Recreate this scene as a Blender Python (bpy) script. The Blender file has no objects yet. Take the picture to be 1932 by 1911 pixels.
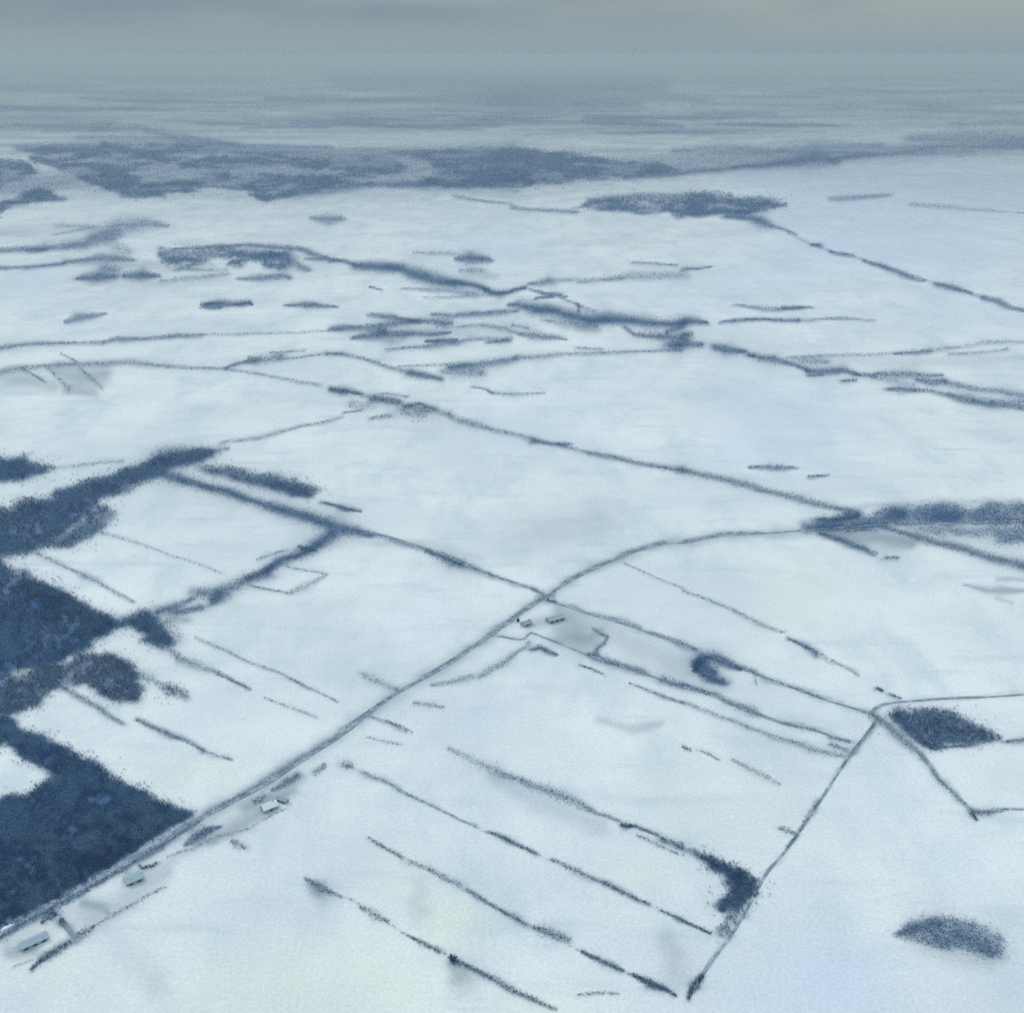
import bpy, math, random
import numpy as np

sc = bpy.context.scene
col = sc.collection
rng = np.random.default_rng(7)
R = math.radians

# ------------------------------------------------------------------ camera
H_CAM = 600.0                    # metres above the fields
FOC = 2049.0                     # focal length in image pixels (frame 1932 x 1911)
PITCH = math.atan((955.5 - 105.0) / FOC)
cam_d = bpy.data.cameras.new("camera")
cam = bpy.data.objects.new("camera", cam_d)
col.objects.link(cam)
cam.location = (0, 0, H_CAM)
cam.rotation_euler = (R(90) - PITCH, 0, 0)
cam_d.sensor_fit = 'HORIZONTAL'
cam_d.angle = 2 * math.atan(966.0 / FOC)
cam_d.clip_start = 1.0
cam_d.clip_end = 400000.0
sc.camera = cam

# ------------------------------------------------------------------ world: overcast winter sky
SUN_EL, SUN_AZ = 38.0, -50.0     # azimuth from +Y, minus = to the left
world = bpy.data.worlds.new("World")
sc.world = world
world.use_nodes = True
nt = world.node_tree
nt.nodes.clear()


def N(tree, kind, **kw):
    n = tree.nodes.new(kind)
    for k, v in kw.items():
        setattr(n, k, v)
    return n


def L(tree, a, b):
    tree.links.new(a, b)


def mixc(tree, fac, a, b, blend='MIX'):
    """colour mix node; each input a socket or a constant"""
    m = N(tree, 'ShaderNodeMix', data_type='RGBA', blend_type=blend)
    for sock, v in ((m.inputs[0], fac), (m.inputs[6], a), (m.inputs[7], b)):
        if hasattr(v, 'is_linked'):
            L(tree, v, sock)
        elif isinstance(v, (int, float)):
            sock.default_value = v
        else:
            sock.default_value = (*v, 1.0)
    return m.outputs[2]


def mathn(tree, op, a, b=0.0, c=0.0, clamp=False):
    m = N(tree, 'ShaderNodeMath', operation=op, use_clamp=clamp)
    for sock, v in zip(m.inputs, (a, b, c)):
        if hasattr(v, 'is_linked'):
            L(tree, v, sock)
        else:
            sock.default_value = v
    return m.outputs[0]


SKY_STRENGTH = 0.1
out = N(nt, 'ShaderNodeOutputWorld')
bg = N(nt, 'ShaderNodeBackground')
bg.inputs['Strength'].default_value = SKY_STRENGTH
L(nt, bg.outputs[0], out.inputs[0])
sky = N(nt, 'ShaderNodeTexSky', sky_type='NISHITA', sun_disc=False)
sky.sun_elevation = R(SUN_EL)
sky.sun_rotation = R(SUN_AZ)
sky.altitude = 0
tc = N(nt, 'ShaderNodeTexCoord')
sep = N(nt, 'ShaderNodeSeparateXYZ')
L(nt, tc.outputs['Generated'], sep.inputs[0])
el = mathn(nt, 'MAXIMUM', sep.outputs['Z'], 0.0)
# cloud deck: brightness rises towards the zenith as under any overcast sky
mp = N(nt, 'ShaderNodeMapping')
mp.inputs['Scale'].default_value = (2.2, 2.2, 12.0)
L(nt, tc.outputs['Generated'], mp.inputs[0])
cn = N(nt, 'ShaderNodeTexNoise')
cn.inputs['Scale'].default_value = 1.6
cn.inputs['Detail'].default_value = 6
cn.inputs['Roughness'].default_value = 0.55
L(nt, mp.outputs[0], cn.inputs['Vector'])
cr = N(nt, 'ShaderNodeMapRange')
cr.inputs['From Min'].default_value = 0.32
cr.inputs['From Max'].default_value = 0.68
L(nt, mathn(nt, 'MULTIPLY_ADD', sep.outputs['X'], 0.42, cn.outputs['Fac']), cr.inputs['Value'])
SKY_A = (1.75, 2.50, 3.15)       # slate grey cloud (x strength 0.1)
SKY_B = (3.05, 3.60, 3.65)       # paler, slightly warmer cloud
cloud = mixc(nt, cr.outputs[0], SKY_A, SKY_B)
mist = N(nt, 'ShaderNodeMapRange', interpolation_type='SMOOTHSTEP')
mist.inputs['From Max'].default_value = 0.032
L(nt, mathn(nt, 'MULTIPLY_ADD', cn.outputs['Fac'], 0.02, mathn(nt, 'SUBTRACT', el, 0.015)), mist.inputs['Value'])
cloud = mixc(nt, mist.outputs[0], (2.60, 3.46, 3.98), cloud)
grad = mathn(nt, 'MULTIPLY_ADD', el, 2.4, 1.0)
gcol = N(nt, 'ShaderNodeVectorMath', operation='SCALE')
L(nt, cloud, gcol.inputs[0])
L(nt, grad, gcol.inputs['Scale'])
skymix = mixc(nt, 0.96, sky.outputs[0], gcol.outputs[0])
L(nt, skymix, bg.inputs['Color'])

sun_d = bpy.data.lights.new("sun", 'SUN')
sun_d.energy = 0.95
sun_d.angle = R(16)
sun_d.color = (1.0, 0.965, 0.93)
sun = bpy.data.objects.new("sun", sun_d)
col.objects.link(sun)
sun.rotation_euler = (R(90 - SUN_EL), 0, R(180 - SUN_AZ))

sc.view_settings.view_transform = 'Standard'
sc.view_settings.look = 'None'
sc.view_settings.exposure = 0.0
sc.view_settings.gamma = 1.0
sc.view_settings.use_curve_mapping = False
sc.render.engine = 'CYCLES'
sc.cycles.use_denoising = False
sc.cycles.max_bounces = 5
sc.cycles.diffuse_bounces = 2
sc.cycles.volume_bounces = 0
sc.cycles.transparent_max_bounces = 8

HAZE_DENSITY = 1.0 / 15500.0
HAZE_COLOR = (0.86, 0.95, 0.97)


# ------------------------------------------------------------------ image pixel to ground helpers
def at(x, y, z=0.0):
    """image pixel coordinates (arrays) -> ground points in metres"""
    x = np.asarray(x, float)
    y = np.asarray(y, float)
    a = (x - 966.0) / FOC
    b = (955.5 - y) / FOC
    cp, sp = math.cos(PITCH), math.sin(PITCH)
    dy = cp + b * sp
    dz = -sp + b * cp
    t = (H_CAM - z) / -np.minimum(dz, -1e-3)
    return np.stack([a * t, dy * t, np.full_like(t, z)], -1)


def ground_scale(y):
    """metres per image pixel across the line of sight"""
    b = (955.5 - np.asarray(y, float)) / FOC
    cp, sp = math.cos(PITCH), math.sin(PITCH)
    return H_CAM / np.maximum(sp - b * cp, 1.5e-3) / FOC


IMAGE_CROPS = {  # the image and its zoomed crops: origin x, origin y (image pixels), scale
    'd': (0, 0, 1), 1: (0, 0, .5007), 2: (965, 0, .5007),
    3: (0, 440, .3338), 4: (645, 440, .3338), 5: (1287, 440, .3338),
    6: (0, 834, .3338), 7: (645, 912, .3338), 8: (1287, 865, .3338),
    9: (0, 1258, .3415), 10: (645, 1337, .3338), 11: (1287, 1258, .3415),
    12: (904, 1101, .1628), 13: (0, 1533, .1646), 14: (314.6, 1400, .1628)}


def pts(image_crop, s):
    ox, oy, k = IMAGE_CROPS[image_crop]
    out_ = []
    for p in s.split():
        v = [float(q) for q in p.split(',')]
        out_.append([ox + v[0] * k, oy + v[1] * k] + [q * k for q in v[2:]])
    return np.array(out_)


def smooth(n, size, seed, lo=0.0, hi=1.0):
    """smooth value noise on an n[0] x n[1] grid with cells of size"""
    g = np.random.default_rng(seed).random((int(n[0] / size[0]) + 3, int(n[1] / size[1]) + 3))
    yy = np.arange(n[0]) / size[0]
    xx = np.arange(n[1]) / size[1]
    iy, ix = yy.astype(int), xx.astype(int)
    fy, fx = yy - iy, xx - ix
    fy = (fy * fy * (3 - 2 * fy))[:, None]
    fx = (fx * fx * (3 - 2 * fx))[None, :]
    a = g[np.ix_(iy, ix)]; b = g[np.ix_(iy, ix + 1)]
    c = g[np.ix_(iy + 1, ix)]; d = g[np.ix_(iy + 1, ix + 1)]
    return lo + (hi - lo) * ((a * (1 - fx) + b * fx) * (1 - fy) + (c * (1 - fx) + d * fx) * fy)


# ground mesh lattice laid out in image pixels, denser where the land is near enough to read
U = np.concatenate([np.linspace(-2600, -140, 24)[:-1], np.arange(-140, 2072, 3.8), np.linspace(2076, 4500, 24)])
V = np.concatenate([np.linspace(114.5, 122, 4)[:-1], np.arange(122, 420, 2.4), np.arange(420, 1960, 3.8), np.linspace(1964, 3000, 20)])
GU, GV = np.meshgrid(U, V)
SH = GU.shape
wu = GU + smooth(SH, (5, 9), 1, -7, 7) + smooth(SH, (2, 4), 2, -2.5, 2.5)
wv = GV + (smooth(SH, (4, 11), 3, -3.2, 3.2) + smooth(SH, (2, 4), 4, -1.2, 1.2)) * np.clip((GV - 100) / 500, .25, 1)
BRUSH = np.zeros(SH)     # dark scrub and leaf litter showing through
STUB_HAZE_SHADE = np.zeros(SH)      # thin snow over grey stubble; also painted far haze and a copse shadow
CREAM = np.zeros(SH)     # old, straw-tinged snow
ICE = np.zeros(SH)       # blue glazed crust


STREAK = {True: smooth((640, 640), (2.2, 16), 11) * .55 + smooth((640, 640), (1.2, 6), 12) * .45,      # far: level streaks
          False: smooth((640, 640), (7, 9), 13) * .6 + smooth((640, 640), (2.5, 3), 14) * .4}


def thin(x, y, far):
    i = np.clip((y + 200) / 4, 0, 639).astype(int)
    j = np.clip((x + 300) / 4, 0, 639).astype(int)
    return STREAK[far][i, j]


def roughen(P, far):
    """break the straight sides of an outline into an uneven natural edge"""
    Q = []
    for a, b in zip(P, np.roll(P, -1, axis=0)):
        k = max(1, int(np.hypot(*(b - a)[:2]) / (7 if far else 9)))
        for t in np.arange(k) / k:
            Q.append(a + (b - a) * t)
    Q = np.array(Q)
    n = rng.normal(size=(len(Q), 2))
    n = n + .8 * np.roll(n, 1, 0) + .8 * np.roll(n, -1, 0) + .4 * np.roll(n, 2, 0)
    return Q[:, :2] + n * (np.array([5.0, 1.3]) if far else np.array([2.6, 1.8]))


def put(layer, mask_slice, val):
    layer[mask_slice] = 1 - (1 - layer[mask_slice]) * (1 - val)


def box(x0, x1, y0, y1):
    i0, i1 = np.searchsorted(V, (y0, y1))
    j0, j1 = np.searchsorted(U, (x0, x1))
    return slice(max(i0 - 1, 0), i1 + 1), slice(max(j0 - 1, 0), j1 + 1)


def lay_line(layer, P, op, grow=1.0, mn=2.0):
    """soft stroke along a polyline with widths"""
    m = P[:, 2].max() * grow * 1.6 + 10
    sl = box(P[:, 0].min() - m, P[:, 0].max() + m, P[:, 1].min() - m, P[:, 1].max() + m)
    x, y = wu[sl], wv[sl]
    best = np.zeros(x.shape)
    for a, b in zip(P[:-1], P[1:]):
        d = b[:2] - a[:2]
        t = np.clip(((x - a[0]) * d[0] + (y - a[1]) * d[1]) / max(d @ d, 1e-6), 0, 1)
        dist = np.hypot(x - a[0] - t * d[0], y - a[1] - t * d[1])
        w = np.maximum((a[2] + t * (b[2] - a[2])) * .5 * grow, mn)
        best = np.maximum(best, np.exp(-(dist / w) ** 2 * .9))
    put(layer, sl, best * op)


def inside(P, x, y):
    c = np.zeros(x.shape, bool)
    n = len(P)
    for i in range(n):
        (x1, y1), (x2, y2) = P[i][:2], P[(i + 1) % n][:2]
        if y1 == y2:
            continue
        c ^= ((y1 > y) != (y2 > y)) & (x < (x2 - x1) * (y - y1) / (y2 - y1) + x1)
    return c


def edge_dist(P, x, y):
    best = np.full(x.shape, 1e9)
    for i in range(len(P)):
        a, b = P[i][:2], P[(i + 1) % len(P)][:2]
        d = b - a
        t = np.clip(((x - a[0]) * d[0] + (y - a[1]) * d[1]) / max(d @ d, 1e-6), 0, 1)
        best = np.minimum(best, np.hypot(x - a[0] - t * d[0], y - a[1] - t * d[1]))
    return best


def lay_poly(layer, P, op, soft=6.0, far=False, hole=0.0):
    m = soft * 2 + 10
    sl = box(P[:, 0].min() - m, P[:, 0].max() + m, P[:, 1].min() - m, P[:, 1].max() + m)
    x, y = wu[sl], wv[sl]
    sd = edge_dist(P, x, y) * np.where(inside(P, x, y), 1, -1)
    t = np.clip(sd / (2 * soft) + .5, 0, 1)
    put(layer, sl, t * t * (3 - 2 * t) * np.clip(op * (1.25 - hole * np.clip((.62 - thin(x, y, far)) * 3.2, 0, 1)), 0, 1))


# ------------------------------------------------------------------ materials
def new_mat(name):
    m = bpy.data.materials.new(name)
    m.use_nodes = True
    t = m.node_tree
    b = t.nodes['Principled BSDF']
    b.inputs['Roughness'].default_value = 0.9
    b.inputs['Specular IOR Level'].default_value = 0.15
    return m, t, b


def noise(t, scale, detail=4, rough=.55, vec=None, stretch=None):
    n = N(t, 'ShaderNodeTexNoise')
    n.inputs['Scale'].default_value = scale
    n.inputs['Detail'].default_value = detail
    n.inputs['Roughness'].default_value = rough
    if vec is None:
        g = N(t, 'ShaderNodeNewGeometry')
        vec = g.outputs['Position']
    if stretch:
        mpn = N(t, 'ShaderNodeMapping')
        mpn.inputs['Scale'].default_value = stretch[:3]
        mpn.inputs['Rotation'].default_value = (0, 0, stretch[3])
        L(t, vec, mpn.inputs[0])
        vec = mpn.outputs[0]
    L(t, vec, n.inputs['Vector'])
    return n.outputs['Fac']


def rng_map(t, v, a, b, c=0.0, d=1.0):
    m = N(t, 'ShaderNodeMapRange', interpolation_type='SMOOTHSTEP')
    for k, q in zip(('From Min', 'From Max', 'To Min', 'To Max'), (a, b, c, d)):
        m.inputs[k].default_value = q
    L(t, v, m.inputs['Value'])
    return m.outputs[0]


def ground_material():
    m, t, b = new_mat('snow_field')
    a1 = N(t, 'ShaderNodeAttribute', attribute_name='cover')
    a2 = N(t, 'ShaderNodeAttribute', attribute_name='glaze')
    s = N(t, 'ShaderNodeSeparateColor')
    L(t, a1.outputs['Color'], s.inputs[0])
    big = noise(t, .0032, 6, .6)
    mid = noise(t, .012, 6, .62, stretch=(1.0, .45, 1, R(-28)))
    wind = noise(t, .03, 5, .6, stretch=(.25, 1.0, 1, R(35)))
    fine = noise(t, .35, 5, .75)
    crust = noise(t, 1.1, 2, .8)
    c = mixc(t, rng_map(t, big, .35, .65), (.765, .768, .785), (.92, .897, .88))
    c = mixc(t, rng_map(t, mid, .44, .72, 0, .6), c, (.60, .66, .70))
    c = mixc(t, rng_map(t, wind, .5, .75, 0, .55), c, (.60, .66, .71))
    c = mixc(t, rng_map(t, wind, .25, .42, .35, 0), c, (.92, .92, .89))
    c = mixc(t, s.outputs[2], c, (.95, .90, .73))
    c = mixc(t, a2.outputs['Fac'], c, (.69, .725, .875))
    gn = mathn(t, 'MULTIPLY_ADD', mid, .9, .55)
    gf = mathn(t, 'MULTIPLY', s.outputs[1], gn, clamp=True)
    stub = mixc(t, mid, (.24, .30, .36), (.36, .39, .41))  # stubble grey, also the tone of the painted haze and copse shadow
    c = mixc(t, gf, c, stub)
    # scrub breaks up along its edges
    bn = mathn(t, 'ADD', mathn(t, 'MULTIPLY', mathn(t, 'SUBTRACT', fine, .5), .55),
               mathn(t, 'MULTIPLY', mathn(t, 'SUBTRACT', mid, .5), .6))
    br = mathn(t, 'MULTIPLY_ADD', bn, mathn(t, 'MULTIPLY', s.outputs[0], 1.1, clamp=True), s.outputs[0], clamp=True)
    c = mixc(t, br, c, mixc(t, fine, (.004, .060, .185), (.045, .130, .26)))
    g = mathn(t, 'MULTIPLY_ADD', fine, .6, .70)
    g2 = mathn(t, 'MULTIPLY_ADD', crust, .40, .80)
    gg = mathn(t, 'MULTIPLY', g, g2)
    sc_ = N(t, 'ShaderNodeVectorMath', operation='SCALE')
    L(t, c, sc_.inputs[0]); L(t, gg, sc_.inputs['Scale'])
    L(t, sc_.outputs[0], b.inputs['Base Color'])
    bp = N(t, 'ShaderNodeBump')
    bp.inputs['Strength'].default_value = .35
    bp.inputs['Distance'].default_value = 4.0
    L(t, mid, bp.inputs['Height'])
    L(t, bp.outputs[0], b.inputs['Normal'])
    return m


def twig_material(name, dark, pale):
    m, t, b = new_mat(name)
    a = N(t, 'ShaderNodeAttribute', attribute_name='tone')
    n = noise(t, .05, 3)
    f = mathn(t, 'ADD', a.outputs['Fac'], mathn(t, 'MULTIPLY', mathn(t, 'SUBTRACT', n, .5), .5), clamp=True)
    L(t, mixc(t, f, dark, pale), b.inputs['Base Color'])
    return m


def road_material(name, a_, b_, snow):
    m, t, b = new_mat(name)
    f = noise(t, .08, 5, .65)
    g = noise(t, .9, 4, .7)
    c = mixc(t, g, a_, b_)
    c = mixc(t, rng_map(t, f, .42, .66, 0, snow), c, (.66, .74, .80))
    L(t, c, b.inputs['Base Color'])
    return m


M_GROUND = ground_material()
M_WOOD = twig_material('navy_bare_woodland', (.002, .070, .20), (.11, .24, .39))
M_HEDGE = twig_material('slate_hedge_twigs', (.020, .085, .165), (.10, .205, .31))
M_BELT = twig_material('blue_tree_belt', (.003, .090, .27), (.065, .205, .39))
M_BROWN = twig_material('grey_brown_woodland', (.012, .062, .150), (.075, .165, .27))
M_EVER = twig_material('evergreen_needles', (.006, .018, .026), (.020, .045, .058))
M_ROAD = road_material('slushy_asphalt', (.16, .22, .29), (.25, .31, .38), .5)
M_LANE = road_material('frozen_lane', (.18, .24, .30), (.28, .34, .40), .55)


# ------------------------------------------------------------------ geometry
def link(name, me, parent=None, mat=None):
    o = bpy.data.objects.new(name, me)
    col.objects.link(o)
    if parent:
        o.parent = parent
    if mat:
        me.materials.append(mat)
    return o


def tag(o, label=None, cat=None, group=None, kind=None):
    for k, v in (('label', label), ('category', cat), ('group', group), ('kind', kind)):
        if v:
            o[k] = v
    return o


def tri_mesh(name, verts, tone):
    """independent triangles; verts (n, 3, 3)"""
    n = len(verts)
    me = bpy.data.meshes.new(name)
    me.vertices.add(n * 3)
    me.vertices.foreach_set('co', verts.reshape(-1).astype(np.float32))
    me.loops.add(n * 3)
    me.loops.foreach_set('vertex_index', np.arange(n * 3, dtype=np.int32))
    me.polygons.add(n)
    me.polygons.foreach_set('loop_start', np.arange(0, n * 3, 3, dtype=np.int32))
    me.update()
    at_ = me.attributes.new('tone', 'FLOAT', 'FACE')
    at_.data.foreach_set('value', tone.astype(np.float32))
    return me


def clumps(c, r, h, n, tone, slim=.16):
    """twiggy crowns: c (k,3) feet, r (k) crown radius, h (k) height, n twigs each -> triangles"""
    k = len(c)
    d = rng.normal(size=(k, n, 3))
    d /= np.linalg.norm(d, axis=2, keepdims=True)
    rad = rng.random((k, n, 1)) ** .45
    off = d * rad
    ctr = c[:, None, :] + off * np.stack([r, r, h * .45], -1)[:, None, :]
    ctr[:, :, 2] += (h * .55)[:, None]
    out_ = off + np.array([0, 0, .55]) + rng.normal(size=(k, n, 3)) * .35
    out_ /= np.linalg.norm(out_, axis=2, keepdims=True)
    ln = (r[:, None, None] * rng.uniform(.5, 1.05, (k, n, 1)))
    side = np.cross(out_, rng.normal(size=(k, n, 3)))
    side /= np.linalg.norm(side, axis=2, keepdims=True) + 1e-9
    wd = ln * slim * rng.uniform(.6, 1.5, (k, n, 1))
    a = ctr - out_ * ln * .5
    v = np.stack([a - side * wd, a + side * wd, ctr + out_ * ln * .5], 2)
    v[..., 2] = np.maximum(v[..., 2], .05)
    # stems from the ground
    th = rng.uniform(0, 6.28, k)
    sw = np.stack([np.cos(th), np.sin(th), th * 0], -1) * (r * .07)[:, None]
    top = c + np.stack([r * 0, r * 0, h * .8], -1)
    st = np.stack([c - sw, c + sw, top], 1)
    tn = np.concatenate([np.repeat(tone, n) + rng.normal(size=k * n) * .08, tone * .6])
    return np.concatenate([v.reshape(-1, 3, 3), st]), np.clip(tn, 0, 1)


def along(P, n):
    """n soft-edged random points along a stroke"""
    seg = np.hypot(*(P[1:, :2] - P[:-1, :2]).T)
    wt = seg * np.maximum((P[1:, 2] + P[:-1, 2]) * .5, 1.5)
    i = rng.choice(len(seg), n, p=wt / wt.sum())
    t = rng.random(n)
    a, b = P[i], P[i + 1]
    p = a + (b - a) * t[:, None]
    d = (b - a)[:, :2]
    d /= np.linalg.norm(d, axis=1, keepdims=True) + 1e-9
    q = np.clip(rng.normal(size=n) * .38, -1.1, 1.1) * p[:, 2]
    return p[:, 0] - d[:, 1] * q + rng.normal(size=n) * .4, p[:, 1] + d[:, 0] * q


def within(P, n, jit=3.0):
    lo, hi = P[:, :2].min(0), P[:, :2].max(0)
    xs, ys = np.empty(0), np.empty(0)
    while len(xs) < n:
        q = lo + (hi - lo) * rng.random((n * 2, 2))
        ok = inside(P, q[:, 0], q[:, 1])
        xs = np.concatenate([xs, q[ok, 0]]); ys = np.concatenate([ys, q[ok, 1]])
    xs, ys = xs[:n], ys[:n]
    jj = jit * np.where(rng.random(n) < .26, 3.2, .8)
    return xs + rng.normal(size=n) * jj, ys + rng.normal(size=n) * jj * .6


def area_line(P):
    seg = np.hypot(*(P[1:, :2] - P[:-1, :2]).T)
    return float((seg * np.maximum((P[1:, 2] + P[:-1, 2]) * .5, 1.5)).sum())


def area_poly(P):
    x, y = P[:, 0], P[:, 1]
    return abs(float((x * np.roll(y, -1) - y * np.roll(x, -1)).sum())) * .5


def patchy(x, y, k=.018):
    """smooth patchiness 0..1 from place"""
    return .5 + .25 * (np.sin(x * k + 1.3 * np.sin(y * k * 1.7)) + np.sin(y * k * 2.3 + 1.7 * np.sin(x * k * .9) + 2))


PLANTS = []


def plant(name, label, cat, strokes, mat=None, group=None, kind=None, size=1.0, tall=1.0, pale=0.0):
    """strokes: (sheet, 'line' or 'poly', text, opacity). Builds one object of shrubs or trees."""
    V_, T_ = [], []
    for image_crop, form, text, op in strokes:
        P = pts(image_crop, text)
        g = float(np.median(ground_scale(P[:, 1])))
        far = g > 1.3
        if form == 'line':
            A = area_line(P)
            lay_line(BRUSH, P, min(1, op * (1.05 if far else min(.85, .48 + .4 * op))), 1.4 if far else (1.7 if P[:, 2].mean() < 8 else 1.2))
            if not far:
                lay_line(STUB_HAZE_SHADE, P, op * .28, 2.8)
            n = int(A * op * (.40 if far else .58)) + 90
            x, y = along(P, n)
        else:
            P = roughen(P, far)
            A = area_poly(P)
            lay_poly(BRUSH, P, min(1, op * (1.3 if far else .85)), 5.0 if far else 9.0, far, .62 if far else .12)
            if not far:
                lay_poly(STUB_HAZE_SHADE, P, op * .42, 24.0)
            n = int(A * min(op * 1.3, 1) * (.34 if far else .36)) + 12
            x, y = within(P, n, 4.0 if far else 5.0)
            ok = thin(x, y, far) + rng.normal(size=n) * .06 > (.36 if far else .27) + (1 - op) * .12
            x, y = x[ok], y[ok]
            n = len(x)
        c = at(x, y)
        gs = ground_scale(y)
        if form == 'line':
            r = np.clip(gs * 1.15, .6, 7.0) * rng.uniform(.6, 1.3, n) * size
            h = np.clip(gs * 2.1, 1.2, 9.0) * rng.uniform(.6, 1.3, n) * size * tall
            nt_ = 6 if far else 9
        else:
            r = np.clip(gs * 2.0, 1.1, 8.0) * rng.uniform(.5, 1.3, n) * size
            h = np.clip(gs * 6.0, 3.2, 11.0) * rng.uniform(.55, 1.2, n) * size * tall
            nt_ = 6 if far else 11
        tone = np.clip((patchy(c[:, 0], c[:, 1], .022 if not far else .006) * .5 + patchy(c[:, 0] + 300, c[:, 1], .05) * .35 + pale + (thin(x, y, far) - .5) * (1.4 if far else 2.8)) + rng.normal(size=n) * .10 + (1 - op) * .55 - .12, 0, 1)
        v, tn = clumps(c, r, h, nt_, tone, .16 if not far else .24)
        V_.append(v); T_.append(tn)
    v = np.concatenate(V_)
    base = v.reshape(-1, 3).mean(0); base[2] = 0
    me = tri_mesh(name, v - base, np.concatenate(T_))
    o = link(name, me, None, mat or M_HEDGE)
    o.location = base
    tag(o, label, cat, group, kind)
    PLANTS.append((label, len(v)))
    return o


def ln(s, text, op):
    return (s, 'line', text, op)


def pg(s, text, op):
    return (s, 'poly', text, op)


def hedge(label, *st, **kw):
    kw.setdefault('group', 'hedges between the snowy fields')
    return plant('hedgerow', label, 'hedge', st, **kw)


def belt(label, *st, **kw):
    kw.setdefault('group', 'lines of trees across the plain')
    kw.setdefault('mat', M_BELT)
    return plant('tree_belt', label, 'tree belt', st, **kw)


def wood(label, *st, **kw):
    kw.setdefault('mat', M_WOOD)
    kw.setdefault('group', 'bare woods on the plain')
    return plant('wood', label, 'wood', st, **kw)


def copse(label, *st, **kw):
    kw.setdefault('mat', M_WOOD)
    kw.setdefault('group', 'small copses in the fields')
    return plant('copse', label, 'copse', st, **kw)


# ------------------------------------------------------------------ roads (structure)
def road(name, parts, half, mat, z, op=.5, taper=False):
    """a road ribbon through image pixel points, half width in metres"""
    P = np.concatenate([pts(s, t) for s, t in parts])
    W = at(P[:, 0], P[:, 1])
    # resample smoothly (Catmull-Rom)
    Q = []
    for i in range(len(W) - 1):
        p0, p1, p2, p3 = W[max(i - 1, 0)], W[i], W[i + 1], W[min(i + 2, len(W) - 1)]
        k = max(2, int(np.linalg.norm(p2 - p1) / 12))
        for t in np.arange(k) / k:
            Q.append(.5 * (2 * p1 + (p2 - p0) * t + (2 * p0 - 5 * p1 + 4 * p2 - p3) * t * t + (3 * p1 - p0 - 3 * p2 + p3) * t ** 3))
    Q.append(W[-1])
    Q = np.array(Q)
    T = np.gradient(Q, axis=0)
    T /= np.linalg.norm(T, axis=1, keepdims=True)
    S = np.stack([-T[:, 1], T[:, 0], T[:, 2] * 0], -1)
    hw = np.interp(np.linspace(0, 1, len(Q)), (0, .12, .3, 1), (half, half, half * .72, half * .62) if taper else (half,) * 4)
    hw = (hw * (1 + .18 * np.sin(np.arange(len(Q)) * .7) + .15 * rng.normal(size=len(Q))))[:, None]
    A, B = Q + S * hw, Q - S * hw
    A[:, 2] = B[:, 2] = z
    M_ = Q.copy(); M_[:, 2] = z + .12
    v = np.stack([A, M_, B], 1).reshape(-1, 3)
    f = []
    for i in range(len(Q) - 1):
        a = i * 3
        f += [(a, a + 3, a + 4, a + 1), (a + 1, a + 4, a + 5, a + 2)]
    me = bpy.data.meshes.new(name)
    me.from_pydata(v.tolist(), [], f)
    me.update()
    if sum(p.normal.z for p in me.polygons) < 0:
        me.flip_normals()
    o = link(name, me, None, mat)
    tag(o, kind='structure')
    g = np.maximum(2 * half / ground_scale(P[:, 1]), 3.0)
    lay_line(STUB_HAZE_SHADE, np.column_stack([P[:, :2], g]), op, 1.7)
    return o


road('main_road', [(9, '-120,1535 0,1462 180,1362 400,1245 640,1108 860,980 1060,862 1140,820 1300,735 1450,652 1600,557 1740,467 1888,377'),
                   (7, '130,1310 320,1180 480,1090 680,965 860,845 1020,725 1150,640 1240,580 1400,490 1540,430 1700,370 1830,338'),
                   (8, '0,478 110,457 220,434 440,424 640,410 760,400 960,386 1160,374 1500,366 1932,352')], 4.0, M_ROAD, .25, .55, True)
road('field_lane', [(7, '1140,630 1200,672 1300,705 1420,745 1560,785 1700,830 1850,885'), (8, '40,1075 200,1130 330,1180 500,1248 700,1322 880,1388'),
                    (11, '850,200 960,232 1040,255 1130,310 1210,380 1290,450 1370,540 1420,620 1500,690 1560,750 1600,810')], 1.7, M_LANE, .20, .45)
road('corner_lane', [(11, '1075,285 1050,330 1000,392 930,480 880,560 800,680 730,790 640,920 560,1030 480,1120 425,1210 340,1372 250,1510 170,1612 120,1690 80,1750 30,1832')], 1.2, M_LANE, .16, .4)
road('loop_lane', [(11, '1040,262 1062,235 1100,210 1180,196 1250,190 1380,180 1550,170 1700,166 1888,152 1960,148')], 1.7, M_LANE, .12, .4)
road('crossing_lane', [(7, '1150,640 1090,600 870,525 730,470 600,415 480,370 330,320 180,280 100,262')], 2.0, M_LANE, .22, .35)
road('farm_lane', [(12, '150,600 260,612 400,640 520,640 600,570 740,620 950,700 1150,785 1300,842 1380,870 1560,930 1750,990 1932,1050'),
                   (7, '1930,1150'), (8, '90,1310 170,1335'), (11, '170,158 250,195 400,252 560,312 740,352 930,420')], 2.0, M_LANE, .18, .35)
road('farm_track', [(9, '292,1345 340,1400 380,1450 415,1500')], 1.8, M_LANE, .14, .5)

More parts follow.
